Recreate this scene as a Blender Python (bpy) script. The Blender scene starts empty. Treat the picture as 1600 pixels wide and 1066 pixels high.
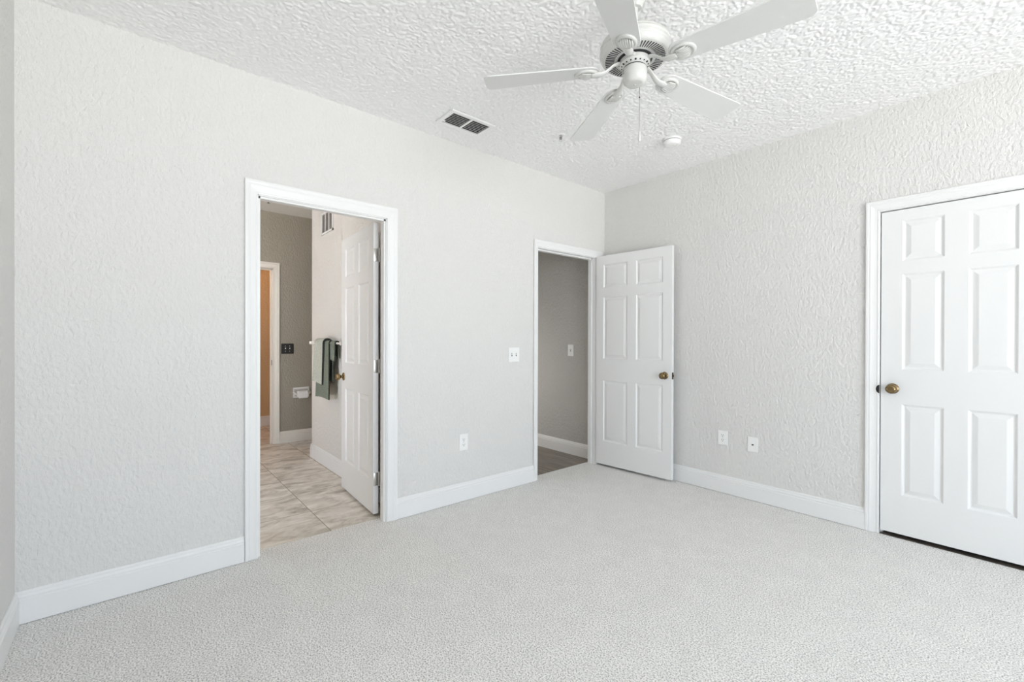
import bpy, bmesh, math, random
import numpy as np
from mathutils import Vector, Matrix
PI = math.pi
random.seed(7)
scene = bpy.context.scene
C = scene.collection

# ------------------------------------------------------------------ camera
cam_d = bpy.data.cameras.new('camera'); cam = bpy.data.objects.new('camera', cam_d); C.objects.link(cam)
F_PX = 699.68
cam_d.sensor_fit = 'HORIZONTAL'; cam_d.sensor_width = 36.0; cam_d.lens = F_PX/1600*36.0
cam_d.clip_start = 0.02; cam_d.clip_end = 100
yaw, pit, rol = 0.8661314, -0.003636995, 0.00247026
fw = Vector((-math.sin(yaw)*math.cos(pit), math.cos(yaw)*math.cos(pit), math.sin(pit)))
r0 = Vector((math.cos(yaw), math.sin(yaw), 0)); u0 = r0.cross(fw)
rt = r0*math.cos(rol)+u0*math.sin(rol); up = -r0*math.sin(rol)+u0*math.cos(rol)
m3 = Matrix((rt, up, -fw)).transposed()
cam.matrix_world = Matrix.Translation((2.78815, -3.57139, 1.21)) @ m3.to_4x4()
scene.camera = cam

# ------------------------------------------------------------------ view, world, daylight
vs = scene.view_settings
scene.display_settings.display_device = 'sRGB'
vs.view_transform = 'Standard'; vs.look = 'None'; vs.gamma = 1.0; vs.use_curve_mapping = False
vs.exposure = 0.0
cy = scene.cycles
cy.max_bounces = 14; cy.diffuse_bounces = 9; cy.glossy_bounces = 4; cy.transparent_max_bounces = 8
cy.sample_clamp_indirect = 4.0
cy.denoising_prefilter = 'ACCURATE'
cy.caustics_reflective = False; cy.caustics_refractive = False

SKY_STRENGTH = 11.8
world = bpy.data.worlds.new('daylight'); scene.world = world; world.use_nodes = True
nt = world.node_tree; nt.nodes.clear()
tc = nt.nodes.new('ShaderNodeTexCoord'); sx = nt.nodes.new('ShaderNodeSeparateXYZ')
mr = nt.nodes.new('ShaderNodeMapRange'); mr.inputs[1].default_value = -0.35; mr.inputs[2].default_value = 0.35
cr = nt.nodes.new('ShaderNodeValToRGB')
cr.color_ramp.elements[0].position = 0.30; cr.color_ramp.elements[0].color = (1.58, 1.56, 1.55, 1)
cr.color_ramp.elements[1].position = 0.62; cr.color_ramp.elements[1].color = (0.49, 0.58, 0.71, 1)
bg = nt.nodes.new('ShaderNodeBackground'); bg.inputs[1].default_value = SKY_STRENGTH
wo = nt.nodes.new('ShaderNodeOutputWorld')
nt.links.new(tc.outputs['Generated'], sx.inputs[0]); nt.links.new(sx.outputs[2], mr.inputs[0])
nt.links.new(mr.outputs[0], cr.inputs[0]); nt.links.new(cr.outputs[0], bg.inputs[0]); nt.links.new(bg.outputs[0], wo.inputs[0])

# room numbers
H = 2.66                    # ceiling
XR = 6.40                   # right wall (windows), not in the photo
YF = -3.945                 # wall at the left edge of the photo
WT = 0.086                   # partition thickness
WY0, WY1, WZ0, WZ1 = -3.75, -1.40, 0.10, 2.42   # big window in the right wall

def lamp(name, kind, loc, energy, color, size=0.1, rot=(0,0,0)):
    d = bpy.data.lights.new(name, kind); d.energy = energy; d.color = color
    if kind == 'AREA': d.size = size
    else: d.shadow_soft_size = size
    o = bpy.data.objects.new(name, d); o.location = loc; o.rotation_euler = rot; C.objects.link(o); return o
pd = bpy.data.lights.new('window_portal', 'AREA'); pd.shape = 'RECTANGLE'; pd.size = WZ1-WZ0; pd.size_y = WY1-WY0
po = bpy.data.objects.new('window_portal', pd); po.location = (XR+0.16, (WY0+WY1)/2, (WZ0+WZ1)/2); po.rotation_euler = (0, PI/2, 0)
C.objects.link(po); pd.cycles.is_portal = True
# lamps of the bathroom and inner room, and a fill added in the hall
lamp('bathroom_vanity_light', 'POINT', (-1.60, -4.10, 2.05), 2.2, (1.0, 0.80, 0.60), 0.07)
lamp('closet_bulb', 'POINT', (-3.55, -2.95, 2.3), 20.0, (1.0, 0.66, 0.38), 0.06)
lamp('hall_fill', 'POINT', (-1.45, -0.72, 0.80), 9.0, (1.0, 0.95, 0.88), 0.12)  # unseen fill, added to brighten the hallway wall

# ------------------------------------------------------------------ materials
def mat(name, col, rough=0.5, metal=0.0, spec=0.5, bump=None, vary=None, coat=0.0):
    m = bpy.data.materials.new(name); m.use_nodes = True
    t = m.node_tree; b = t.nodes['Principled BSDF']
    b.inputs['Base Color'].default_value = (*col, 1); b.inputs['Roughness'].default_value = rough
    b.inputs['Metallic'].default_value = metal; b.inputs['Specular IOR Level'].default_value = spec
    b.inputs['Coat Weight'].default_value = coat
    tcn = t.nodes.new('ShaderNodeTexCoord')
    if vary:
        sc, amt = vary
        n = t.nodes.new('ShaderNodeTexNoise'); n.inputs['Scale'].default_value = sc; n.inputs['Detail'].default_value = 4
        r = t.nodes.new('ShaderNodeValToRGB')
        r.color_ramp.elements[0].color = (*[c*(1-amt) for c in col], 1); r.color_ramp.elements[1].color = (*[min(1, c*(1+amt)) for c in col], 1)
        r.color_ramp.elements[0].position = .3; r.color_ramp.elements[1].position = .7
        t.links.new(tcn.outputs['Object'], n.inputs['Vector']); t.links.new(n.outputs['Fac'], r.inputs[0]); t.links.new(r.outputs[0], b.inputs['Base Color'])
    if bump:
        sc, st, dist = bump
        n = t.nodes.new('ShaderNodeTexNoise'); n.inputs['Scale'].default_value = sc; n.inputs['Detail'].default_value = 3
        bp = t.nodes.new('ShaderNodeBump'); bp.inputs['Strength'].default_value = st; bp.inputs['Distance'].default_value = dist
        t.links.new(tcn.outputs['Object'], n.inputs['Vector']); t.links.new(n.outputs['Fac'], bp.inputs['Height']); t.links.new(bp.outputs[0], b.inputs['Normal'])
    return m

def wall_paint(name, col, strength=0.6):
    """rolled paint over a knock-down plaster texture"""
    m = bpy.data.materials.new(name); m.use_nodes = True; t = m.node_tree; b = t.nodes['Principled BSDF']
    b.inputs['Base Color'].default_value = (*col, 1); b.inputs['Roughness'].default_value = 0.75; b.inputs['Specular IOR Level'].default_value = 0.25
    tcn = t.nodes.new('ShaderNodeTexCoord')
    n1 = t.nodes.new('ShaderNodeTexNoise'); n1.inputs['Scale'].default_value = 62; n1.inputs['Detail'].default_value = 3; n1.inputs['Roughness'].default_value = .55; n1.inputs['Distortion'].default_value = .3
    r = t.nodes.new('ShaderNodeValToRGB'); r.color_ramp.elements[0].position = .36; r.color_ramp.elements[1].position = .62
    bp = t.nodes.new('ShaderNodeBump'); bp.inputs['Strength'].default_value = strength; bp.inputs['Distance'].default_value = 0.0042
    mp = t.nodes.new('ShaderNodeMapping'); mp.inputs['Scale'].default_value = (1, 1, .62)
    t.links.new(tcn.outputs['Object'], mp.inputs[0]); t.links.new(mp.outputs[0], n1.inputs['Vector']); t.links.new(n1.outputs['Fac'], r.inputs[0]); t.links.new(r.outputs[0], bp.inputs['Height']); t.links.new(bp.outputs[0], b.inputs['Normal'])
    return m

def carpet_material(name):
    m = bpy.data.materials.new(name); m.use_nodes = True; t = m.node_tree; b = t.nodes['Principled BSDF']
    b.inputs['Roughness'].default_value = 1.0; b.inputs['Specular IOR Level'].default_value = 0.05
    b.inputs['Sheen Weight'].default_value = 0.15
    tcn = t.nodes.new('ShaderNodeTexCoord')
    n1 = t.nodes.new('ShaderNodeTexNoise'); n1.inputs['Scale'].default_value = 170; n1.inputs['Detail'].default_value = 3; n1.inputs['Roughness'].default_value = .6
    n2 = t.nodes.new('ShaderNodeTexNoise'); n2.inputs['Scale'].default_value = 9; n2.inputs['Detail'].default_value = 4
    r = t.nodes.new('ShaderNodeValToRGB')
    r.color_ramp.elements[0].position = .31; r.color_ramp.elements[0].color = (.27, .263, .25, 1)  # dark end of the noise paints in the shade between tufts
    r.color_ramp.elements[1].position = .56; r.color_ramp.elements[1].color = (.98, .965, .94, 1)
    r2 = t.nodes.new('ShaderNodeValToRGB')
    r2.color_ramp.elements[0].position = .35; r2.color_ramp.elements[0].color = (.95, .95, .95, 1)
    r2.color_ramp.elements[1].position = .65; r2.color_ramp.elements[1].color = (1, 1, 1, 1)
    mx = t.nodes.new('ShaderNodeMix'); mx.data_type = 'RGBA'; mx.blend_type = 'MULTIPLY'; mx.inputs[0].default_value = 1
    v = t.nodes.new('ShaderNodeTexVoronoi'); v.inputs['Scale'].default_value = 130
    ma = t.nodes.new('ShaderNodeMath'); ma.operation = 'MULTIPLY_ADD'; ma.inputs[1].default_value = -0.6
    bp = t.nodes.new('ShaderNodeBump'); bp.inputs['Strength'].default_value = 0.6; bp.inputs['Distance'].default_value = 0.008
    for q in (n1, n2, v): t.links.new(tcn.outputs['Object'], q.inputs['Vector'])
    t.links.new(n1.outputs['Fac'], r.inputs[0]); t.links.new(n2.outputs['Fac'], r2.inputs[0])
    t.links.new(r.outputs[0], mx.inputs[6]); t.links.new(r2.outputs[0], mx.inputs[7]); t.links.new(mx.outputs[2], b.inputs['Base Color'])
    t.links.new(v.outputs['Distance'], ma.inputs[0]); t.links.new(n1.outputs['Fac'], ma.inputs[2])
    t.links.new(ma.outputs[0], bp.inputs['Height']); t.links.new(bp.outputs[0], b.inputs['Normal'])
    return m

def tile_material(name, size=0.43, ox=-0.52, oy=-2.61):
    """travertine-look ceramic tile with thin grout"""
    m = bpy.data.materials.new(name); m.use_nodes = True; t = m.node_tree; b = t.nodes['Principled BSDF']
    b.inputs['Roughness'].default_value = 0.38; b.inputs['Specular IOR Level'].default_value = 0.4
    tcn = t.nodes.new('ShaderNodeTexCoord'); s = t.nodes.new('ShaderNodeSeparateXYZ'); t.links.new(tcn.outputs['Object'], s.inputs[0])
    def M(op, a, bb=None):
        n = t.nodes.new('ShaderNodeMath'); n.operation = op
        for i, v in enumerate((a, bb)):
            if v is None: continue
            if isinstance(v, (int, float)): n.inputs[i].default_value = v
            else: t.links.new(v, n.inputs[i])
        return n.outputs[0]
    def edge(o, off):
        f = M('FRACT', M('DIVIDE', M('SUBTRACT', o, off+100*-size), size))
        return M('MINIMUM', f, M('SUBTRACT', 1.0, f))
    d = M('MINIMUM', edge(s.outputs[0], ox), edge(s.outputs[1], oy))
    grout = M('LESS_THAN', d, 0.0055)
    # each tile gets its own cut of the stone
    cx = M('FLOOR', M('DIVIDE', M('SUBTRACT', s.outputs[0], ox), size)); cyy = M('FLOOR', M('DIVIDE', M('SUBTRACT', s.outputs[1], oy), size))
    cb = t.nodes.new('ShaderNodeCombineXYZ'); t.links.new(M('ADD', s.outputs[0], M('MULTIPLY', cyy, 3.7)), cb.inputs[0]); t.links.new(M('ADD', s.outputs[1], M('MULTIPLY', cx, 5.3)), cb.inputs[1])
    mp = t.nodes.new('ShaderNodeMapping'); mp.inputs['Scale'].default_value = (9, 4.2, 1); mp.inputs['Rotation'].default_value = (0, 0, .25)
    t.links.new(cb.outputs[0], mp.inputs[0])
    n = t.nodes.new('ShaderNodeTexNoise'); n.inputs['Scale'].default_value = 1.0; n.inputs['Detail'].default_value = 9; n.inputs['Roughness'].default_value = .66; n.inputs['Distortion'].default_value = .5
    t.links.new(mp.outputs[0], n.inputs['Vector'])
    r = t.nodes.new('ShaderNodeValToRGB'); e = r.color_ramp.elements
    e[0].position = .34; e[0].color = (.32, .285, .24, 1); e[1].position = .68; e[1].color = (.86, .83, .78, 1)
    k = e.new(.5); k.color = (.63, .585, .52, 1)
    t.links.new(n.outputs['Fac'], r.inputs[0])
    mx = t.nodes.new('ShaderNodeMix'); mx.data_type = 'RGBA'; mx.inputs[7].default_value = (.20, .165, .125, 1)
    t.links.new(grout, mx.inputs[0]); t.links.new(r.outputs[0], mx.inputs[6]); t.links.new(mx.outputs[2], b.inputs['Base Color'])
    bp = t.nodes.new('ShaderNodeBump'); bp.invert = True; bp.inputs['Strength'].default_value = .5; bp.inputs['Distance'].default_value = .002
    t.links.new(grout, bp.inputs['Height']); t.links.new(bp.outputs[0], b.inputs['Normal'])
    return m

def plank_material(name):
    m = bpy.data.materials.new(name); m.use_nodes = True; t = m.node_tree; b = t.nodes['Principled BSDF']
    b.inputs['Roughness'].default_value = 0.45
    tcn = t.nodes.new('ShaderNodeTexCoord')
    br = t.nodes.new('ShaderNodeTexBrick'); br.inputs['Scale'].default_value = 1; br.inputs['Brick Width'].default_value = 1.2; br.inputs['Row Height'].default_value = .15
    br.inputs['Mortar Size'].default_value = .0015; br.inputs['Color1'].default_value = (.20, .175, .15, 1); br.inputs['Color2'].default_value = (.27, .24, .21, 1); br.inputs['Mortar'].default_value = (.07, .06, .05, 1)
    mp = t.nodes.new('ShaderNodeMapping'); mp.inputs['Scale'].default_value = (3, 45, 1)
    n = t.nodes.new('ShaderNodeTexNoise'); n.inputs['Scale'].default_value = 1; n.inputs['Detail'].default_value = 5
    r = t.nodes.new('ShaderNodeValToRGB'); r.color_ramp.elements[0].color = (.55, .55, .55, 1); r.color_ramp.elements[1].color = (1.2, 1.15, 1.1, 1); r.color_ramp.elements[0].position = .3; r.color_ramp.elements[1].position = .7
    mx = t.nodes.new('ShaderNodeMix'); mx.data_type = 'RGBA'; mx.blend_type = 'MULTIPLY'; mx.inputs[0].default_value = 1
    t.links.new(tcn.outputs['Object'], br.inputs['Vector']); t.links.new(tcn.outputs['Object'], mp.inputs[0]); t.links.new(mp.outputs[0], n.inputs['Vector'])
    t.links.new(n.outputs['Fac'], r.inputs[0]); t.links.new(br.outputs['Color'], mx.inputs[6]); t.links.new(r.outputs[0], mx.inputs[7]); t.links.new(mx.outputs[2], b.inputs['Base Color'])
    return m

def glass_material(name):
    m = bpy.data.materials.new(name); m.use_nodes = True; t = m.node_tree; t.nodes.clear()
    o = t.nodes.new('ShaderNodeOutputMaterial'); tr = t.nodes.new('ShaderNodeBsdfTransparent'); g = t.nodes.new('ShaderNodeBsdfGlossy'); g.inputs['Roughness'].default_value = 0.0
    x = t.nodes.new('ShaderNodeMixShader'); x.inputs[0].default_value = .07; tr.inputs[0].default_value = (.95, .96, .96, 1)
    t.links.new(tr.outputs[0], x.inputs[1]); t.links.new(g.outputs[0], x.inputs[2]); t.links.new(x.outputs[0], o.inputs[0])
    return m

WALL = wall_paint('greige_wall_paint', (.73, .72, .702))
BATHWALL = wall_paint('bathroom_wall_paint', (.69, .665, .63))
CEIL = mat('popcorn_ceiling', (.90, .898, .89), .95, spec=.1)
BATHCEIL = wall_paint('smooth_ceiling_paint', (.72, .69, .64))
CARPET = carpet_material('frieze_carpet')
TILE = tile_material('travertine_tile')
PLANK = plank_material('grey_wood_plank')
TRIM = mat('white_trim_paint', (.82, .82, .815), .35)
DOORP = mat('white_door_paint', (.81, .81, .805), .38, bump=(140, .04, .001))
CREAM = mat('cream_trim_paint', (.66, .61, .54), .4)
PLATE = mat('white_plastic', (.87, .87, .86), .3)
SLOT = mat('dark_slot', (.03, .03, .03), .6)
BLACKP = mat('black_plastic', (.012, .012, .012), .35)
BRASS = mat('antique_brass', (.23, .165, .085), .27, 1.0)
BRASSD = mat('dark_brass', (.10, .075, .045), .4, 1.0)
NICKEL = mat('brushed_nickel', (.62, .60, .57), .35, 1.0)
FANW = mat('fan_enamel', (.63, .63, .605), .25, coat=.25)
BLADE = mat('fan_blade_white', (.72, .72, .705), .42)
FANDARK = mat('fan_dark_gap', (.02, .02, .02), .7)
CHAIN = mat('chain_metal', (.45, .44, .42), .35, .8)
TOWELG = mat('sage_terry', (.165, .185, .15), 1.0, spec=.05, bump=(260, .7, .003), vary=(90, .22))
TOWELL = mat('pale_sage_terry', (.43, .44, .385), 1.0, spec=.05, bump=(260, .7, .003), vary=(90, .15))
TOWELH = mat('charcoal_hem', (.035, .038, .034), 1.0, spec=.05)
PAPER = mat('toilet_paper', (.82, .80, .77), .95, spec=.1)
CERAMIC = mat('ceramic_white', (.78, .76, .72), .18)
CHROME = mat('chrome', (.75, .75, .75), .12, 1.0)
RED = mat('red_bulb', (.10, .012, .012), .2)
GLASS = glass_material('window_glass')
ALU = mat('white_aluminium', (.78, .78, .77), .4)
VOID = mat('duct_interior', (.03, .03, .03), .9)

# ------------------------------------------------------------------ builders
def obj(name, bm, m, parent=None, smooth=False, loc=None, rot=None):
    bmesh.ops.recalc_face_normals(bm, faces=bm.faces)
    me = bpy.data.meshes.new(name); bm.to_mesh(me); bm.free()
    ms = m if isinstance(m, (list, tuple)) else [m]
    for q in ms: me.materials.append(q)
    if smooth:
        for p in me.polygons: p.use_smooth = True
        me.set_sharp_from_angle(angle=math.radians(38))
    o = bpy.data.objects.new(name, me); C.objects.link(o)
    if parent is not None: o.parent = parent
    if loc is not None: o.location = loc
    if rot is not None: o.rotation_euler = rot
    return o
def tag(o, label, cat, group=None, kind=None):
    o['label'] = label; o['category'] = cat
    if group: o['group'] = group
    if kind: o['kind'] = kind
    return o
def struct(name, bm, m, label, cat, **k):
    return tag(obj(name, bm, m, **k), label, cat, kind='structure')
def empty(name, loc=(0, 0, 0), rot=(0, 0, 0)):
    o = bpy.data.objects.new(name, None); o.empty_display_size = .05; C.objects.link(o); o.location = loc; o.rotation_euler = rot; return o

def box(bm, x0, x1, y0, y1, z0, z1, bev=0.0, mi=0, seg=2):
    v = [bm.verts.new(p) for p in ((x0,y0,z0),(x1,y0,z0),(x1,y1,z0),(x0,y1,z0),(x0,y0,z1),(x1,y0,z1),(x1,y1,z1),(x0,y1,z1))]
    fs = [bm.faces.new([v[i] for i in q]) for q in ((0,3,2,1),(4,5,6,7),(0,1,5,4),(1,2,6,5),(2,3,7,6),(3,0,4,7))]
    for f in fs: f.material_index = mi
    if bev > 0:
        es = list({e for f in fs for e in f.edges})
        r = bmesh.ops.bevel(bm, geom=es, offset=bev, segments=seg, affect='EDGES', profile=.5)
        for f in r['faces']: f.material_index = mi
    return bm
def B(*a, **k): return box(bmesh.new(), *a, **k)

def lathe(bm, prof, n=48, axis='Z', origin=(0, 0, 0), mi=0, cap=True):
    """prof: list of (radius, height)"""
    ox, oy, oz = origin
    def P(r, h, a):
        c, s = r*math.cos(a), r*math.sin(a)
        return {'Z': (ox+c, oy+s, oz+h), 'X': (ox+h, oy+c, oz+s), 'Y': (ox+s, oy+h, oz+c)}[axis]
    rings = []
    for r, h in prof:
        if r < 1e-6: rings.append([bm.verts.new(P(0, h, 0))])
        else: rings.append([bm.verts.new(P(r, h, 2*PI*i/n)) for i in range(n)])
    for a, b in zip(rings, rings[1:]):
        for i in range(n):
            j = (i+1) % n
            if len(a) == 1 and len(b) == 1: continue
            if len(a) == 1: f = bm.faces.new((a[0], b[i], b[j]))
            elif len(b) == 1: f = bm.faces.new((a[i], a[j], b[0]))
            else: f = bm.faces.new((a[i], a[j], b[j], b[i]))
            f.material_index = mi
    if cap:
        for r in (rings[0], rings[-1]):
            if len(r) > 1: bm.faces.new(r).material_index = mi
    return bm

def tube(bm, pts, rad, n=10, mi=0, flat=(1, 1)):
    """round (or oval) section swept along a polyline; rad one number or one per point"""
    pts = [Vector(p) for p in pts]
    rads = rad if isinstance(rad, (list, tuple)) else [rad]*len(pts)
    rings = []; pn = None
    for i, p in enumerate(pts):
        d = (pts[min(i+1, len(pts)-1)]-pts[max(i-1, 0)]).normalized()
        if pn is None:
            pn = d.cross(Vector((0, 0, 1)))
            if pn.length < 1e-4: pn = Vector((1, 0, 0))
        pn = (pn-d*pn.dot(d)).normalized(); q = d.cross(pn)
        rings.append([bm.verts.new(p+(pn*math.cos(2*PI*k/n)*flat[0]+q*math.sin(2*PI*k/n)*flat[1])*rads[i]) for k in range(n)])
    for a, b in zip(rings, rings[1:]):
        for k in range(n):
            bm.faces.new((a[k], a[(k+1) % n], b[(k+1) % n], b[k])).material_index = mi
    bm.faces.new(rings[0]).material_index = mi; bm.faces.new(rings[-1]).material_index = mi
    return bm

def extrude_profile(bm, prof, place, ts, closed=True):
    """prof: list of (a,b); place(a,b,t)->xyz for every t"""
    rings = [[bm.verts.new(place(a, b, t)) for a, b in prof] for t in ts]
    n = len(prof)
    for r, s in zip(rings, rings[1:]):
        for i in range(n if closed else n-1):
            j = (i+1) % n
            bm.faces.new((r[i], r[j], s[j], s[i]))
    bm.faces.new(rings[0]); bm.faces.new(rings[-1])
    return bm

# ------------------------------------------------------------------ room shell
# openings in the left wall (y range, height)
D1 = (-3.042, -2.286, 2.005)     # bathroom doorway
D2 = (-0.917, -0.136, 2.004)     # hallway doorway
D3 = (2.141, 2.829, 2.015)       # closet doorway, x range in the back wall
XE = -2.90                       # far bathroom wall
YD = -2.155                      # bathroom towel wall
XD = -2.055                      # its outside corner

bm = bmesh.new()
for y0, y1, z0, z1 in ((YF-.12, D1[0], -.05, H+.05), (D1[0], D1[1], D1[2], H+.05), (D1[1], D2[0], -.05, H+.05), (D2[0], D2[1], D2[2], H+.05), (D2[1], .12, -.05, H+.05)):
    box(bm, -WT, 0, y0, y1, z0, z1)
struct('wall_left', bm, WALL, 'long greige textured wall with the two doorways into bathroom and hall', 'wall')
bm = bmesh.new()
for x0, x1, z0, z1 in ((0, D3[0], -.05, H+.05), (D3[0], D3[1], D3[2], H+.05), (D3[1], XR+.15, -.05, H+.05)):
    box(bm, x0, x1, 0, .12, z0, z1)
struct('wall_back', bm, WALL, 'greige textured wall with the closed six-panel door at its right', 'wall')
struct('wall_front', B(0, XR+.15, YF-.12, YF, -.05, H+.05), WALL, 'narrow strip of pale wall at the far left edge of the photo', 'wall')
bm = bmesh.new()
for y0, y1, z0, z1 in ((YF, WY0, -.05, H+.05), (WY1, 0, -.05, H+.05), (WY0, WY1, -.05, WZ0), (WY0, WY1, WZ1, H+.05)):
    box(bm, XR, XR+.15, y0, y1, z0, z1)
struct('wall_right', bm, WALL, 'greige wall with the large window that lights the bedroom, outside the photo', 'wall')
def popcorn_sheet(name, x0, x1, y0, y1, step=.0045):
    """sprayed popcorn texture as real relief hanging from the ceiling board"""
    nx, ny = int((x1-x0)/step)+1, int((y1-y0)/step)+1
    rng = np.random.default_rng(11)
    fx, fy = np.fft.fftfreq(nx, step)[None, :], np.fft.fftfreq(ny, step)[:, None]
    def field(sig):
        f = np.fft.ifft2(np.fft.fft2(rng.standard_normal((ny, nx)))*np.exp(-2*(PI*sig)**2*(fx**2+fy**2))).real
        return f/f.std()
    a = np.clip(field(.0036)+1.0, 0, 1.5)/1.5
    c = np.clip(field(.0060)+.4, 0, 1.6)/1.6
    h = .0034*a*a*(3-2*a)+.0012*c
    X, Y = np.meshgrid(np.linspace(x0, x1, nx), np.linspace(y0, y1, ny))
    co = np.stack([X, Y, H-.0002-h], -1).reshape(-1, 3).astype(np.float32)
    i = np.arange(nx*ny).reshape(ny, nx)
    q = np.stack([i[:-1, :-1], i[1:, :-1], i[1:, 1:], i[:-1, 1:]], -1).reshape(-1, 4).astype(np.int32)
    me = bpy.data.meshes.new(name)
    me.vertices.add(len(co)); me.vertices.foreach_set('co', co.ravel())
    me.loops.add(q.size); me.loops.foreach_set('vertex_index', q.ravel())
    me.polygons.add(len(q)); me.polygons.foreach_set('loop_start', np.arange(0, q.size, 4, dtype=np.int32))
    me.polygons.foreach_set('loop_total', np.full(len(q), 4, np.int32))
    me.update(calc_edges=True); me.validate()
    me.polygons.foreach_set('use_smooth', np.ones(len(q), bool))
    return me
cme = popcorn_sheet('popcorn_texture', 0, 4.4, YF, 0); cme.materials.append(CEIL)
ceil_o = struct('ceiling', B(0, XR, YF, 0, H, H+.08), CEIL, 'white popcorn-textured bedroom ceiling above the fan', 'ceiling')
pc = bpy.data.objects.new('popcorn_texture', cme); C.objects.link(pc); pc.parent = ceil_o
struct('floor', B(-.095, XR, YF, 0, -.06, 0), CARPET, 'light grey frieze carpet covering the bedroom floor', 'carpet')
struct('floor_bathroom', B(-5.2, -.095, -5.0, -.95, -.06, -.002), TILE, 'beige travertine-look tile floor seen through the bathroom doorway', 'tile floor')
struct('floor_hall', B(-2.0, -.095, -.95, .1, -.06, -.003), PLANK, 'dark grey wood-plank floor seen through the hallway doorway', 'wood floor')

# bathroom shell
DE = (-3.13, -2.335, 2.015)   # doorway in the far bathroom wall
bm = bmesh.new()
for y0, y1, z0, z1 in ((-5.0, DE[0], 0, H), (DE[0], DE[1], DE[2], H), (DE[1], -1.2, 0, H)):
    box(bm, XE-.11, XE, y0, y1, z0-.002, z1+.05)
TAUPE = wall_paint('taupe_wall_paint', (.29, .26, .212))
struct('wall_bathroom_far', bm, TAUPE, 'taupe bathroom wall with black switch plate and small inner doorway', 'wall')
bm = bmesh.new(); box(bm, XD, -WT, YD, YD+.10, -.002, H+.05); box(bm, XD, XD+.1, YD+.10, -1.2, -.002, H+.05)
struct('wall_bathroom_side', bm, BATHWALL, 'pale bathroom wall behind the towel bar and the open bathroom door', 'wall')
struct('wall_bathroom_end', B(XE-.11, XD+.1, -1.2, -1.1, -.002, H+.05), BATHWALL, 'hidden end wall of the bathroom nook beyond the towel wall', 'wall')
struct('wall_bathroom_near', B(XE-.11, -WT, -5.0, -4.9, -.002, H+.05), BATHWALL, 'bathroom wall hidden left of the doorway', 'wall')
bm = B(XE-.11, -WT, -5.0, -1.1, H, H+.06)
struct('ceiling_bathroom', bm, BATHCEIL, 'dim taupe bathroom ceiling seen at the top of the doorway', 'ceiling')
# inner room beyond the bathroom
ORANGE = wall_paint('inner_room_lamp_tint', (.52, .335, .175))  # amber of the bulb's light is put into this wall colour
bm = bmesh.new(); box(bm, -4.30, -4.20, -3.9, -1.2, -.002, H); box(bm, -4.2, XE-.11, -3.9, -3.8, -.002, H); box(bm, -4.2, XE-.11, -1.3, -1.2, -.002, H)
struct('wall_inner', bm, ORANGE, 'warm amber-lit wall glimpsed through the inner doorway beyond the bathroom', 'wall')
struct('ceiling_inner', B(-4.3, XE-.11, -3.9, -1.2, H-.02, H+.05), BATHCEIL, 'ceiling of the amber-lit inner room', 'ceiling')

# hallway shell
YH = -.022
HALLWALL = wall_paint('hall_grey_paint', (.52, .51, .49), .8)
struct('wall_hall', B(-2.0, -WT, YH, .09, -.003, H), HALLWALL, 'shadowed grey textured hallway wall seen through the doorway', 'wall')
bm = bmesh.new(); box(bm, -2.1, -2.0, -.95, .09, -.003, H); box(bm, -2.0, -WT, -1.05, -.95, -.003, H)
struct('wall_hall_end', bm, WALL, 'hidden walls closing the dark hallway', 'wall')
struct('ceiling_hall', B(-2.1, -WT, -1.05, .09, H-.02, H+.05), BATHCEIL, 'hidden hallway ceiling', 'ceiling')

# ------------------------------------------------------------------ baseboards
BT, BH = .0145, .136
BP = [(0, 0), (BT, 0), (BT, .098), (BT-.0035, .1015), (BT-.0035, .1075), (BT-.0015, .110), (BT-.004, .117), (BT-.0065, .121), (BT-.0065, .128), (BT-.0095, .134), (.002, BH), (0, BH)]
def baseboard(name, label, axis, wall, side, runs, z=0.003, bm=None, m=None):
    """runs along an axis; side = direction the board stands off the wall"""
    bm = bm or bmesh.new()
    for a, b in runs:
        if axis == 'y': extrude_profile(bm, BP, lambda t, h, s: (wall+side*t, s, z+h), (a, b))
        else: extrude_profile(bm, BP, lambda t, h, s: (s, wall+side*t, z+h), (a, b))
    return struct(name, bm, m or TRIM, label, 'baseboard')
baseboard('baseboard_left', 'tall white moulded baseboard along the long doorway wall', 'y', 0, 1, ((YF, D1[0]-.064), (D1[1]+.066, D2[0]-.046)))
baseboard('baseboard_back', 'white moulded baseboard between the open door and the closet door', 'x', 0, -1, ((.03, D3[0]-.068), (D3[1]+.07, XR)))
baseboard('baseboard_front', 'white moulded baseboard in the bottom left corner of the photo', 'x', YF, 1, ((BT, XR),))
baseboard('baseboard_right', 'white baseboard under the window, outside the photo', 'y', XR, -1, ((YF+BT, -BT),), z=.001)
baseboard('baseboard_bathroom_side', 'white baseboard below the towel bar', 'x', YD, -1, ((XD-BT, -WT-.02),), z=-.002)
baseboard('baseboard_bathroom_far', 'cream baseboard under the toilet paper holder', 'y', XE, 1, ((DE[1]+.066, -1.2),), z=-.002, m=CREAM)
baseboard('baseboard_inner', 'cream baseboard in the amber-lit inner room', 'y', -4.2, 1, ((-3.8, -1.3),), z=-.002, m=CREAM)
baseboard('baseboard_hall', 'white moulded baseboard in the shadowed hallway', 'x', YH, -1, ((-2.0, -WT),), z=-.003)

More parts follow.
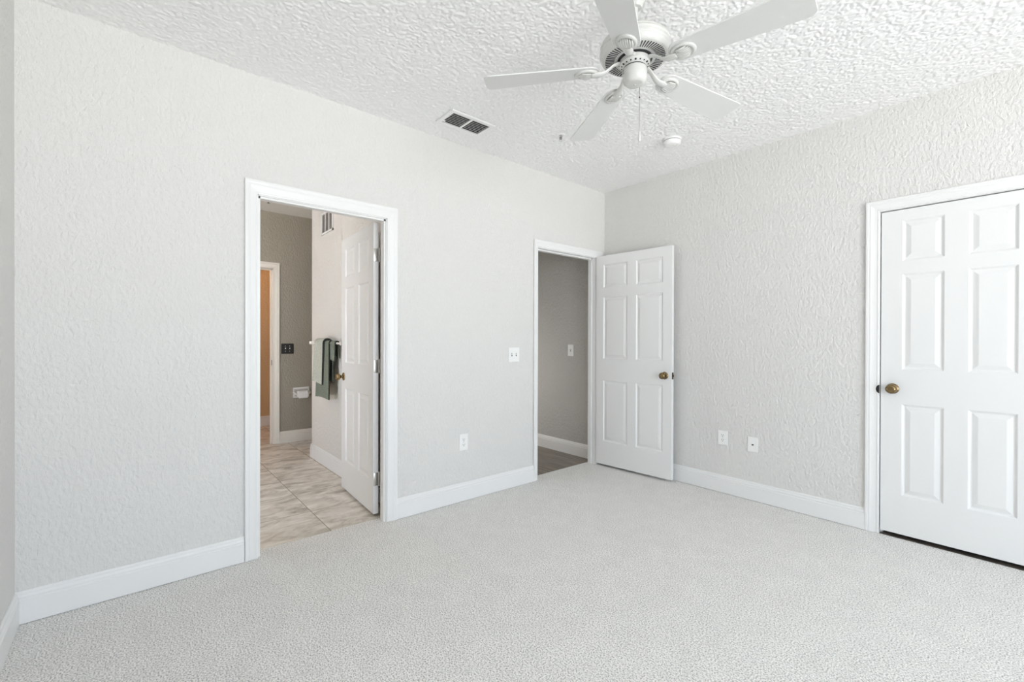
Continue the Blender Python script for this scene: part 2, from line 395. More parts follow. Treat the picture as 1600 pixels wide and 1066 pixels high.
# ------------------------------------------------------------------ door frames (casing, jamb, stop)
CP = [(0, 0), (0, .009), (.006, .0105), (.010, .0085), (.022, .010), (.034, .013), (.040, .0155), (.046, .0145), (.052, .0165), (.060, .0165), (.064, .014), (.064, .0065), (.0565, .0055), (.0565, 0)]
def casing(bm, place, a, b, top, wl, wr, wt, z0=0.0, reveal=.005):
    """U-shaped moulded casing with mitred corners. place(u, v, n)"""
    W = max(c[0] for c in CP)
    rings = [[], [], [], []]
    for w, n in CP:
        l = a-(w/W)*wl
        r = b+(w/W)*wr
        t = top+(w/W)*wt
        for k, (u, v) in enumerate(((l, z0), (l, t), (r, t), (r, z0))):
            rings[k].append(bm.verts.new(place(u, v, n)))
    n = len(CP)
    for p, q in zip(rings, rings[1:]):
        for i in range(n):
            j = (i+1) % n
            bm.faces.new((p[i], p[j], q[j], q[i]))
    bm.faces.new(rings[0]); bm.faces.new(rings[3])
    return bm
def jamb(bm, place, a, b, top, depth, stop_at, z0=0.0, th=.018, rev=.005):
    """boards lining the opening plus the door stop. place(u, v, n): n<0 goes into the wall"""
    def pb(u0, u1, v0, v1, n0, n1):
        vs = [bm.verts.new(place(u, v, n)) for n in (n0, n1) for u, v in ((u0, v0), (u1, v0), (u1, v1), (u0, v1))]
        for q in ((0,1,2,3),(4,5,6,7),(0,1,5,4),(1,2,6,5),(2,3,7,6),(3,0,4,7)): bm.faces.new([vs[i] for i in q])
    pb(a-.012, a+rev, z0, top, -depth, 0); pb(b-rev, b+.012, z0, top, -depth, 0); pb(a-.012, b+.012, top-rev, top+.012, -depth, 0)
    if stop_at is not None:
        s0, s1 = stop_at
        pb(a+rev, a+rev+.011, z0, top-rev, s0, s1); pb(b-rev-.011, b-rev, z0, top-rev, s0, s1); pb(a+rev, b-rev, top-rev-.011, top-rev, s0, s1)
pl_left = lambda u, v, n: (n, u, v)
pl_back = lambda u, v, n: (u, -n, v)
bm = bmesh.new(); casing(bm, pl_left, D1[0], D1[1], D1[2], .062, .072, .076, z0=.002); jamb(bm, pl_left, D1[0], D1[1], D1[2], WT, (-.055, -.012))
casing(bm, lambda u, v, n: (-WT-n, u, v), D1[0], D1[1], D1[2], .062, .062, .062)
t1 = struct('trim_1', bm, TRIM, 'white moulded casing and jamb around the open bathroom doorway', 'door frame')
bm = bmesh.new(); casing(bm, pl_left, D2[0], D2[1], D2[2], .046, .095, .064, z0=.002); jamb(bm, pl_left, D2[0], D2[1], D2[2], WT, (-.080, -.042))
t2 = struct('trim_2', bm, TRIM, 'white moulded casing and jamb around the dark hallway doorway', 'door frame')
bm = bmesh.new(); casing(bm, pl_back, D3[0], D3[1], D3[2], .068, .068, .067, z0=.002); jamb(bm, pl_back, D3[0], D3[1], D3[2], .12, (-.085, -.042), rev=.003)
t3 = struct('trim_3', bm, TRIM, 'white moulded casing around the closed closet door', 'door frame')
bm = bmesh.new(); pl_e = lambda u, v, n: (XE+n, u, v)
casing(bm, pl_e, DE[0], DE[1], DE[2], .07, .07, .07); jamb(bm, pl_e, DE[0], DE[1], DE[2], .11, (-.075, -.04))
t4 = struct('trim_4', bm, CREAM, 'cream casing of the small inner doorway beyond the bathroom', 'door frame')
obj('strike_plate', B(XE-.036, XE-.012, DE[1]-.0072, DE[1]-.0048, .905, .965, bev=.001), BRASSD, t4)
bm = bmesh.new(); n_ = 18
ring = [(-.017*math.sin(PI*i/n_), .026*math.cos(PI*i/n_)) for i in range(n_+1)]
f0 = [bm.verts.new((x, 0, z)) for x, z in ring]; f1 = [bm.verts.new((x*.94, -.0016, z*.94)) for x, z in ring]
for i in range(n_+1): bm.faces.new((f0[i], f0[(i+1) % (n_+1)], f1[(i+1) % (n_+1)], f1[i]))
bm.faces.new(f0); bm.faces.new(f1)
obj('strike_plate', bm, BLACKP, t3, loc=(D3[0]+.0035, -.0100, .905))
# closet interior behind the closed door
bm = bmesh.new(); box(bm, 1.6, 3.4, .9, 1.0, 0, H); box(bm, 1.5, 1.6, .12, 1.0, 0, H); box(bm, 3.4, 3.5, .12, 1.0, 0, H)
struct('wall_closet', bm, WALL, 'hidden closet walls behind the closed door', 'wall')
struct('floor_closet', B(1.5, 3.5, .0, 1.0, -.06, -.001), PLANK, 'hidden closet floor, darkened to stand in for shade under the closed door', 'wood floor')  # dark planks paint the shade in the gap below the door leaf
struct('ceiling_closet', B(1.5, 3.5, .12, 1.0, H, H+.05), BATHCEIL, 'hidden closet ceiling', 'ceiling')

# ------------------------------------------------------------------ six-panel door leaves
def leaf_mesh(w, h, th, cols, rows):
    """local: x 0..w from the hinge, y 0 (front, faces -y) .. th, z 0..h; cols/rows = panel extents"""
    bm = bmesh.new()
    us = sorted({0, w, *[c for q in cols for c in q]}); vs_ = sorted({0, h, *[r for q in rows for r in q]})
    def isp(u0, u1, v0, v1):
        return any(abs(c[0]-u0) < 1e-6 and abs(c[1]-u1) < 1e-6 for c in cols) and any(abs(r[0]-v0) < 1e-6 and abs(r[1]-v1) < 1e-6 for r in rows)
    steps = [(0, 0), (.003, .002), (.009, .0085), (.0125, .0095), (.016, .0095), (.019, .0085), (.038, .0025), (.041, .002)]
    for side in (0, 1):
        yy = (lambda d: d) if side == 0 else (lambda d: th-d)
        for u0, u1 in zip(us, us[1:]):
            for v0, v1 in zip(vs_, vs_[1:]):
                if not isp(u0, u1, v0, v1):
                    bm.faces.new([bm.verts.new((u, yy(0), v)) for u, v in ((u0, v0), (u1, v0), (u1, v1), (u0, v1))]); continue
                prev = None
                for o, d in steps:
                    ring = [bm.verts.new((u, yy(d), v)) for u, v in ((u0+o, v0+o), (u1-o, v0+o), (u1-o, v1-o), (u0+o, v1-o))]
                    if prev:
                        for i in range(4): bm.faces.new((prev[i], prev[(i+1) % 4], ring[(i+1) % 4], ring[i]))
                    prev = ring
                bm.faces.new(prev)
    for a, b in zip([(0, 0), (w, 0), (w, h), (0, h)], [(w, 0), (w, h), (0, h), (0, 0)]):
        bm.faces.new([bm.verts.new((p[0], y, p[1])) for p, y in ((a, 0), (b, 0), (b, th), (a, th))])
    bmesh.ops.remove_doubles(bm, verts=bm.verts, dist=1e-5)
    return bm
ROWS = [(.222, .800), (1.004, 1.594), (1.680, 1.902)]
LEAF_H = 1.985
def cols_for(w, st, mid): 
    p = (w-2*st-mid)/2
    return [(st, st+p), (st+p+mid, w-st)]
def knob(parent, x, z, y, direction, th=None):
    """egg-shaped antique brass knob on a round rose; direction -1 = out of the front face"""
    bm = bmesh.new(); d = direction
    lathe(bm, [(.0, 0), (.031, 0), (.032, .003*d), (.030, .006*d), (.022, .010*d), (.013, .012*d), (.0105, .018*d), (.0105, .026*d)], 40, 'Y', (0, 0, 0))
    rose = obj('knob_rose', bm, BRASS, None, True)
    bm = bmesh.new()
    lathe(bm, [(.0105, .022*d), (.013, .026*d), (.020, .030*d), (.0262, .037*d), (.0285, .045*d), (.0270, .053*d), (.0215, .060*d), (.0165, .0625*d), (.0155, .0618*d), (.0085, .0632*d), (0, .0636*d)], 40, 'Y', (0, 0, 0))
    k = obj('door_knob', bm, BRASS, parent, True, loc=(x, y, z))
    rose.parent = k
    return k
def hinge(parent, z, m=NICKEL, flip=False):
    """butt hinge on the leaf's hinge edge (x=0), barrel on the front or back corner"""
    bm = bmesh.new(); yb = .040 if not flip else -.005
    box(bm, -.0022, .0006, .002, .033, z-.044, z+.044, bev=.0006)
    lathe(bm, [(0, -.046), (.0055, -.046), (.0055, -.0155), (.0048, -.015), (.0055, -.0145), (.0055, .0145), (.0048, .015), (.0055, .0155), (.0055, .046), (.0035, .049), (0, .049)], 16, 'Z', (-.003, yb, z))
    for dz in (-.03, 0, .03): lathe(bm, [(.0035, -.0026), (.003, -.0034), (0, -.0036)], 10, 'X', (0, .017+(.007 if dz else -.006), z+dz))
    return obj('hinge', bm, m, parent, True)
def latch(parent, w, th, z):
    bm = B(w-.0008, w+.0016, th/2-.0125, th/2+.0125, z-.029, z+.029, bev=.0006)
    box(bm, w, w+.010, th/2-.006, th/2+.006, z-.010, z+.010, bev=.002)
    return obj('latch_plate', bm, BRASSD, parent)

# 1: bathroom door, opened into the bathroom
hx, hy, fx, fy = -.1385, -2.3185, -.868, -2.2735
w1 = math.hypot(fx-hx, fy-hy); a1 = math.atan2(fy-hy, fx-hx)
# front face must look towards -y: mirror so local +y is world +y
bm = leaf_mesh(w1, LEAF_H, .035, cols_for(w1, .098, .095), ROWS)
for v in bm.verts: v.co.y = -v.co.y
bmesh.ops.reverse_faces(bm, faces=bm.faces)
d1 = struct('door_1', bm, DOORP, 'white six-panel door standing open inside the bathroom doorway', 'door', loc=(hx, hy, .018), rot=(0, 0, a1))
knob(d1, w1-.062, .892, 0, 1)
knob(d1, w1-.062, .892, -.035, -1)
for z in (.235, 1.005, 1.765):
    h = hinge(d1, z)
    for v in h.data.vertices: v.co.y = -v.co.y
    h.data.flip_normals()
bm = B(w1-.0008, w1+.0016, -.030, -.005, .863, .921); obj('latch_plate', bm, BRASSD, d1)
# 2: hallway door, opened against the back wall
hx, hy, fx, fy = .020, -.149, .786, -.102
w2 = math.hypot(fx-hx, fy-hy); a2 = math.atan2(fy-hy, fx-hx)
d2 = struct('door_2', leaf_mesh(w2, LEAF_H, .035, cols_for(w2, .080, .088), ROWS), DOORP, 'white six-panel door swung open from the hallway doorway against the back wall', 'door', loc=(hx, hy, .022), rot=(0, 0, a2))
knob(d2, w2-.062, .882, 0, -1); knob(d2, w2-.062, .882, .035, 1); latch(d2, w2, .035, .882)
for z in (.235, 1.005, 1.765): hinge(d2, z)
# 3: closet door, closed
w3 = D3[1]-D3[0]-.018
d3 = struct('door_3', leaf_mesh(w3, LEAF_H-.006, .035, cols_for(w3, .100, .098), [(r0, r1) for r0, r1 in ((.237, .795), (1.006, 1.588), (1.668, 1.912))]), DOORP, 'white six-panel closet door, closed, at the right edge of the photo', 'door', loc=(D3[0]+.0085, .002, .026))
knob(d3, .057, .887, 0, -1)
for z in (.235, 1.005, 1.765):
    h = hinge(d3, z, flip=True)
    for v in h.data.vertices: v.co.x = w3-v.co.x
    h.data.flip_normals()

# ------------------------------------------------------------------ window behind the camera's right
bm = bmesh.new()
for y0, y1, z0, z1 in ((WY0, WY0+.06, WZ0, WZ1), (WY1-.06, WY1, WZ0, WZ1), (WY0, WY1, WZ0, WZ0+.06), (WY0, WY1, WZ1-.06, WZ1), ((WY0+WY1)/2-.04, (WY0+WY1)/2+.04, WZ0, WZ1)):
    box(bm, XR+.05, XR+.11, y0, y1, z0, z1)
wn = struct('window_1', bm, ALU, 'large white framed sliding window in the right wall, outside the photo', 'window')
obj('window_pane', B(XR+.078, XR+.082, WY0+.05, WY1-.05, WZ0+.05, WZ1-.05), GLASS, wn)

# ------------------------------------------------------------------ ceiling fan
FX, FY = 1.690, -1.968
fan = tag(empty('ceiling_fan', (FX, FY, H)), 'white five-blade ceiling fan hanging from the popcorn ceiling', 'ceiling fan')
dz = lambda z: z-H
def FL(name, prof, m=FANW, n=64, smooth=True, parent=fan):
    bm = bmesh.new(); lathe(bm, [(r, dz(z)) for r, z in prof], n); return obj(name, bm, m, parent, smooth)
FL('canopy', [(0, 2.660), (.058, 2.660), (.058, 2.652), (.052, 2.638), (.040, 2.622), (.032, 2.610), (.030, 2.597), (.026, 2.592), (.0, 2.591)])
rod = FL('downrod', [(0, 2.60), (.0125, 2.60), (.0125, 2.46), (0, 2.46)], n=24)
FL('coupling', [(0, 2.532), (.018, 2.532), (.021, 2.526), (.026, 2.505), (.036, 2.492), (0, 2.49)], n=32)
FL('motor_housing', [(0, 2.498), (.040, 2.497), (.078, 2.488), (.108, 2.472), (.128, 2.453), (.138, 2.443), (.1385, 2.440), (.1345, 2.438), (.1350, 2.436), (.1430, 2.432), (.1435, 2.422), (.1405, 2.419), (.1415, 2.415), (.1445, 2.412), (.1445, 2.402), (.141, 2.398), (.1405, 2.395), (.139, 2.391), (.134, 2.384), (.128, 2.380), (.068, 2.3795), (0, 2.3795)])
# vent slots cut round the underside
bm = bmesh.new()
for k in range(60):
    a = 2*PI*k/60
    vs4 = []
    for r, hw in ((.084, .00155), (.1215, .0024)):
        for s in (-1, 1): vs4.append((r, s*hw))
    pts = [(vs4[0]), (vs4[2]), (vs4[3]), (vs4[1])]
    for z0_, z1_ in ((2.3802, 2.3786),):
        top = [bm.verts.new((r*math.cos(a)-t*math.sin(a), r*math.sin(a)+t*math.cos(a), dz(z0_))) for r, t in pts]
        bot = [bm.verts.new((r*math.cos(a)-t*math.sin(a), r*math.sin(a)+t*math.cos(a), dz(z1_))) for r, t in pts]
        bm.faces.new(top); bm.faces.new(bot)
        for i in range(4): bm.faces.new((top[i], top[(i+1) % 4], bot[(i+1) % 4], bot[i]))
o = obj('vent_slots', bm, FANDARK, fan)
FL('motor_gap', [(0, 2.381), (.071, 2.381), (.071, 2.3765), (.062, 2.374), (.055, 2.366), (0, 2.366)], FANDARK)
FL('flywheel', [(0, 2.3765), (.060, 2.3765), (.062, 2.374), (.062, 2.362), (.0625, 2.358), (.060, 2.3545), (.047, 2.348), (.046, 2.346), (0, 2.346)])
bm = bmesh.new()
for k in range(18):
    a = 2*PI*(k+.4)/18
    q = bmesh.new(); lathe(q, [(0, -.001), (.0030 if k % 3 else .0042, -.001), (.0030 if k % 3 else .0042, .0012), (0, .0012)], 10)
    n = Vector((.45*math.cos(a), .45*math.sin(a), -.89)).normalized()
    M4 = Matrix.Translation((.0538*math.cos(a), .0538*math.sin(a), dz(2.3514))) @ n.to_track_quat('Z', 'Y').to_matrix().to_4x4()
    bmesh.ops.transform(q, matrix=M4, verts=q.verts); me = bpy.data.meshes.new('t'); q.to_mesh(me); q.free(); bm.from_mesh(me); bpy.data.meshes.remove(me)
obj('vent_holes', bm, FANDARK, fan)
FL('switch_gap', [(0, 2.348), (.044, 2.348), (.044, 2.339), (0, 2.339)], FANDARK)
cup = FL('switch_housing', [(0, 2.341), (.047, 2.341), (.0495, 2.3385), (.0505, 2.334), (.0505, 2.312), (.049, 2.298), (.0445, 2.286), (.037, 2.2785), (.030, 2.276), (.010, 2.2755), (.004, 2.2752), (.0035, 2.272), (0, 2.2715)])
bm = bmesh.new(); lathe(bm, [(0, 0), (.0028, 0), (.0026, -.0025), (0, -.003)], 12)
ca = math.radians(243)
for zz in (2.329, 2.322, 2.315):
    lathe(bm, [(.0018, -.0505), (.0018, -.0522), (0, -.0522)], 8, 'X', (0, 0, dz(zz)))
bmesh.ops.rotate(bm, verts=bm.verts, cent=(0, 0, 0), matrix=Matrix.Rotation(ca-PI, 3, 'Z'))
bmesh.ops.delete(bm, geom=[v for v in bm.verts if abs(v.co.z) < .01], context='VERTS')
obj('switch_holes', bm, FANDARK, cup)

# blade, with its iron
PH = math.radians(223.7); PITCH = math.radians(-9.5); DROOP = math.radians(2.6)
R0, R1, W0, W1 = .148, .632, .104, .142
def blade_outline():
    pts = []
    def arc(cx, cy_, r, a0, a1, n=8):
        for i in range(n+1):
            a = a0+(a1-a0)*i/n; pts.append((cx+r*math.cos(a), cy_+r*math.sin(a)))
    rt, rr = .028, .046
    arc(R1-rt, W1/2-rt, rt, PI/2, 0); arc(R1-rt, -W1/2+rt, rt, 0, -PI/2)
    arc(R0+rr, -W0/2+rr, rr, -PI/2, -PI); arc(R0+rr, W0/2-rr, rr, PI, PI/2)
    return pts
def blade_mesh():
    bm = bmesh.new(); th = .0055; ol = blade_outline()
    rings = []
    for ins, z in ((.0012, 0), (0, .001), (0, th-.001), (.0012, th)):
        rings.append([bm.verts.new((x-ins*(1 if x > .4 else -1), y-ins*(1 if y > 0 else -1), z)) for x, y in ol])
    n = len(ol)
    for a, b in zip(rings, rings[1:]):
        for i in range(n): bm.faces.new((a[i], a[(i+1) % n], b[(i+1) % n], b[i]))
    bm.faces.new(rings[0]); bm.faces.new(rings[-1])
    return bm
def ellipsoid_plate(bm, cx, cz, rx, ry, h, n=36, dome=.4, taper=True):
    """low domed oval plate under the blade, hanging from z=cz down by h"""
    prof = [(1, 0), (1.0, -.35), (.96, -.72), (.88, -.95), (.80, -1.0), (.74, -.86), (.70, -.74), (.0, -.74)]
    rings = []
    for s, hh in prof:
        if s == 0: rings.append([bm.verts.new((cx, 0, cz+hh*h))]); continue
        rings.append([bm.verts.new((cx+rx*s*math.cos(2*PI*i/n), ry*s*math.sin(2*PI*i/n), cz+hh*h)) for i in range(n)])
    for a, b in zip(rings, rings[1:]):
        for i in range(n):
            j = (i+1) % n
            if len(b) == 1: bm.faces.new((a[i], a[j], b[0]))
            else: bm.faces.new((a[i], a[j], b[j], b[i]))
    bm.faces.new(rings[0])
def iron_parts():
    pass
for k in range(5):
    ang = PH-k*2*PI/5
    # local frame of the blade: x outwards, tilted and pitched
    RM = Matrix.Rotation(ang, 4, 'Z') @ Matrix.Translation((.19, 0, dz(2.334))) @ Matrix.Rotation(DROOP, 4, 'Y') @ Matrix.Rotation(PITCH, 4, 'X') @ Matrix.Translation((-.19, 0, 0))
    b = obj('blade', blade_mesh(), BLADE, fan); b.matrix_local = RM
    bm = bmesh.new(); ellipsoid_plate(bm, .202, -.0002, .050, .041, .009)
    med = obj('medallion', bm, FANW, None, True); 
    # raised fluted shell on the medallion
    bm = bmesh.new()
    for q in range(-3, 4):
        y0 = q*.0082; ln = .030*math.sqrt(max(0.05, 1-(q/3.9)**2))
        pts = [(.172+(.004*abs(q)), y0*.62, -.0085), (.185, y0*.85, -.0118), (.202, y0, -.0122), (.202+ln*.7, y0, -.0105), (.202+ln, y0*.97, -.0068)]
        tube(bm, pts, [.0038, .0044, .0046, .0042, .002], 10, flat=(1, .9))
    shell = obj('fluted_shell', bm, FANW, None, True)
    # curved arm between the flywheel and the medallion
    Mi = RM.inverted() @ Matrix.Rotation(ang, 4, 'Z')
    arm_pts = [(.056, 0, dz(2.367)), (.072, 0, dz(2.366)), (.088, 0, dz(2.360)), (.104, 0, dz(2.347)), (.120, 0, dz(2.334)), (.138, 0, dz(2.3265)), (.158, 0, dz(2.3255)), (.178, 0, dz(2.3245))]
    bm = bmesh.new(); tube(bm, arm_pts, [.012, .0115, .0105, .010, .0115, .015, .019, .015], 14, flat=(1, .55))
    arm = obj('blade_iron', bm, FANW, fan, True); arm.matrix_local = Matrix.Rotation(ang, 4, 'Z')
    loc = Matrix.Rotation(ang, 4, 'Z').inverted() @ RM
    for c in (med, shell): c.parent = arm; c.matrix_local = loc
# pull chain
px_, py_ = -.008, .045
bm = bmesh.new(); zt, zb = 2.300, 2.098
nb = 74
tube(bm, [(px_-.004, py_-.012, dz(2.303)), (px_, py_, dz(2.302)), (px_+.0005, py_+.002, dz(2.296)), (px_, py_+.002, dz(zb))], .0008, 6)
for i in range(nb):
    z = zt-.004-(zt-zb-.006)*i/(nb-1)
    bmesh.ops.create_icosphere(bm, subdivisions=1, radius=.00155, matrix=Matrix.Translation((px_, py_+.002, dz(z))))
ch = obj('pull_chain', bm, CHAIN, fan, True)
bm = bmesh.new(); lathe(bm, [(0, 0), (.0022, -.001), (.0038, -.006), (.0046, -.016), (.0052, -.030), (.0050, -.038), (.0035, -.042), (0, -.043)], 20, 'Z', (px_, py_+.002, dz(zb)))
obj('chain_fob', bm, FANW, ch, True)
bm = bmesh.new(); lathe(bm, [(0, .003), (.0025, .002), (.003, 0), (.0025, -.002), (0, -.003)], 14, 'Z', (px_, py_+.002, dz(2.243)))
obj('chain_connector', bm, FANDARK, ch, True)

HC = H-.0046      # fittings sit on the popcorn, not in it
# ------------------------------------------------------------------ ceiling vent
vent = tag(empty('air_vent', (.302, -1.866, HC)), 'white rectangular supply vent with dark louvres on the ceiling', 'air vent')
VW, VL, vb = .205, .340, .026       # x width, y length
bm = bmesh.new()
outer = (VW/2, VL/2); inner = (VW/2-vb, VL/2-vb)
for x0, x1, y0, y1 in ((-outer[0], outer[0], -outer[1], -inner[1]), (-outer[0], outer[0], inner[1], outer[1]), (-outer[0], -inner[0], -inner[1], inner[1]), (inner[0], outer[0], -inner[1], inner[1])):
    box(bm, x0, x1, y0, y1, -.009, -.0005)
box(bm, -inner[0], inner[0], -.007, .007, -.008, -.0005)
obj('vent_frame', bm, PLATE, vent)
obj('duct_opening', B(-inner[0], inner[0], -inner[1], inner[1], -.0015, -.0004), VOID, vent)
for half in (-1, 1):
    for i in range(8):
        x = -inner[0]+(2*inner[0])*(i+.5)/8
        bm = B(-.0036, .0036, .008, inner[1], -.0006, .0006)
        bmesh.ops.rotate(bm, verts=bm.verts, cent=(0, 0, 0), matrix=Matrix.Rotation(math.radians(32), 3, 'Y'))
        if half < 0:
            for v in bm.verts: v.co.y = -v.co.y
        bmesh.ops.translate(bm, verts=bm.verts, vec=(x, 0, -.0055)); obj('louvre', bm, PLATE, vent)
bm = B(-.052, -.044, -inner[1]-.003, -inner[1]+.012, -.014, -.009, bev=.001); obj('damper_lever', bm, PLATE, vent)

# smoke detector
sd = tag(empty('smoke_detector', (1.069, -.600, HC)), 'round white smoke detector on the ceiling right of the fan chain', 'smoke detector')
bm = bmesh.new(); lathe(bm, [(0, 0), (.064, 0), (.064, -.010), (.062, -.013), (0, -.013)], 56); obj('mounting_base', bm, PLATE, sd, True)
bm = bmesh.new(); lathe(bm, [(0, -.012), (.0575, -.012), (.0575, -.0175), (0, -.0175)], 56); obj('sensor_gap', bm, SLOT, sd, True)
bm = bmesh.new(); lathe(bm, [(0, -.017), (.061, -.017), (.0615, -.021), (.058, -.032), (.050, -.043), (.044, -.046), (.030, -.0465), (.029, -.0445), (.0265, -.0445), (.0255, -.047), (.012, -.0475), (0, -.0475)], 56); obj('detector_cover', bm, PLATE, sd, True)
# sprinklers
def sprinkler(loc, label, name='fire_sprinkler', m=PLATE, head=None):
    e = tag(empty(name, loc), label, 'sprinkler', 'ceiling fire sprinklers')
    bm = bmesh.new(); lathe(bm, [(0, 0), (.036, 0), (.037, -.002), (.033, -.005), (.020, -.008), (.014, -.007), (.013, -.003), (0, -.003)], 36); obj('escutcheon', bm, m, e, True)
    bm = bmesh.new(); lathe(bm, [(0, -.003), (.009, -.003), (.009, -.014), (.006, -.016), (0, -.016)], 20); obj('sprinkler_body', bm, head or CHROME, e, True)
    bm = bmesh.new()
    for s in (-1, 1): tube(bm, [(s*.008, 0, -.014), (s*.010, 0, -.024), (s*.006, 0, -.034), (0, 0, -.038)], .0017, 8)
    obj('frame_arms', bm, SLOT, e, True)
    bm = bmesh.new(); lathe(bm, [(0, -.015), (.0025, -.015), (.0025, -.036), (0, -.036)], 12); obj('glass_bulb', bm, RED, e, True)
    bm = bmesh.new(); lathe(bm, [(0, -.0375), (.0135, -.0385), (.0135, -.0400), (0, -.0405)], 24); obj('deflector', bm, head or CHROME, e, True)
    return e
sprinkler((.595, -1.260, HC), 'small white sprinkler head on the bedroom ceiling between vent and smoke detector')
sprinkler((-2.40, -2.485, H), 'dark sprinkler head on the bathroom ceiling at the top of the doorway', m=BRASSD, head=BRASSD)

# ------------------------------------------------------------------ wall plates (local: x across, z up, -y out of the wall)
def plate(name, loc, rz, w, h, label, cat, m=PLATE, group=None):
    e = tag(empty(name, loc, (0, 0, rz)), label, cat, group)
    bm = B(-w/2, w/2, -.0062, .0, -h/2, h/2, bev=.0028, seg=3); obj('cover_plate', bm, m, e, False)
    return e
def screw(e, x, z, m=PLATE):
    bm = bmesh.new(); lathe(bm, [(0, -.006), (.0032, -.006), (.0030, -.0072), (0, -.0074)], 14, 'Y', (x, 0, z)); s = obj('screw', bm, m, e, True)
def toggle(e, x, m=PLATE, slot=SLOT):
    obj('switch_slot', B(x-.0052, x+.0052, -.0067, -.0055, -.0125, .0125), slot, e)
    bm = B(-.0042, .0042, -.014, 0, -.0055, .0055, bev=.0012); bmesh.ops.rotate(bm, verts=bm.verts, cent=(0, 0, 0), matrix=Matrix.Rotation(math.radians(-24), 3, 'X'))
    bmesh.ops.translate(bm, verts=bm.verts, vec=(x, -.004, .001)); obj('toggle', bm, m, e)
    screw(e, x, .030, m); screw(e, x, -.030, m)
def receptacle(e):
    for s in (-1, 1):
        bm = bmesh.new(); n = 28; pts = []
        for i in range(n):
            a = 2*PI*i/n; pts.append((.0172*math.cos(a), max(-.0135, min(.0135, .0172*math.sin(a)))))
        f = [bm.verts.new((x, -.0062, z+s*.0195)) for x, z in pts]; g = [bm.verts.new((x*.97, -.0085, z*.97+s*.0195)) for x, z in pts]
        for i in range(n): bm.faces.new((f[i], f[(i+1) % n], g[(i+1) % n], g[i]))
        bm.faces.new(g); bm.faces.new(f)
        r = obj('receptacle', bm, PLATE, e)
        bm = bmesh.new(); zc = s*.0195
        box(bm, -.0078, -.0050, -.0090, -.0082, zc-.001, zc+.0075); box(bm, .0050, .0078, -.0090, -.0082, zc, zc+.0070)
        lathe(bm, [(.0030, -.0082), (.0030, -.0090), (0, -.0090)], 12, 'Y', (0, 0, zc-.0075)); obj('outlet_slots', bm, SLOT, r)
    screw(e, 0, 0, NICKEL)
LEFT = PI/2      # local -y -> world +x
e = plate('light_switch', (.0005, -1.1835, 1.0845), LEFT, .116, .118, 'white double light switch on the left wall beside the hallway doorway', 'light switch'); toggle(e, -.023); toggle(e, .023)
e = plate('power_outlet', (.0005, -1.677, .440), LEFT, .076, .122, 'white duplex power outlet on the left wall between the two doorways', 'power outlet'); receptacle(e)
e = plate('power_outlet', (1.172, -.0005, .437), 0, .074, .112, 'white duplex power outlet on the back wall beside the open door', 'power outlet'); receptacle(e)
e = plate('phone_jack', (1.397, -.0005, .4215), 0, .074, .112, 'white wall jack plate right of the back wall outlet', 'wall jack')
bm = B(-.011, .011, -.0075, -.005, -.011, .009); obj('jack_housing', bm, PLATE, e)
bm = B(-.0075, .0075, -.0082, -.0070, -.006, .004); obj('jack_port', bm, SLOT, e)
screw(e, 0, .040); screw(e, 0, -.040)
e = plate('light_switch', (-.421, YH-.0005, 1.0965), 0, .078, .122, 'white single light switch on the dark hallway wall', 'light switch'); toggle(e, 0)
e = plate('light_switch', (XE+.0005, -2.181, 1.0945), LEFT, .135, .119, 'black double light switch on the taupe bathroom wall', 'light switch', m=BLACKP); toggle(e, -.023); toggle(e, .023)

# return grille high on the towel wall
g = tag(empty('wall_grille', (-1.575, YD, 2.318)), 'white slotted air grille high on the bathroom towel wall', 'air grille')
GW, GH = .330, .210
bm = bmesh.new()
for x0, x1, z0, z1 in ((-GW/2, GW/2, GH/2-.018, GH/2), (-GW/2, GW/2, -GH/2, -GH/2+.018), (-GW/2, -GW/2+.022, -GH/2, GH/2), (GW/2-.022, GW/2, -GH/2, GH/2)):
    box(bm, x0, x1, -.010, -.0005, z0, z1)
for x in (-.05, .05): box(bm, x-.004, x+.004, -.009, -.0005, -GH/2, GH/2)
obj('grille_frame', bm, PLATE, g)
obj('grille_backing', B(-GW/2+.01, GW/2-.01, -.0022, -.0006, -GH/2+.01, GH/2-.01), mat('grille_shadow', (.10, .09, .08), .9), g)
for i in range(12):
    z = -GH/2+.024+(GH-.048)*(i+.5)/12
    bm = B(-GW/2+.02, GW/2-.02, -.0042, .0042, -.0006, .0006); bmesh.ops.rotate(bm, verts=bm.verts, cent=(0, 0, 0), matrix=Matrix.Rotation(math.radians(35), 3, 'X'))
    bmesh.ops.translate(bm, verts=bm.verts, vec=(0, -.0068, z)); obj('grille_slat', bm, PLATE, g)

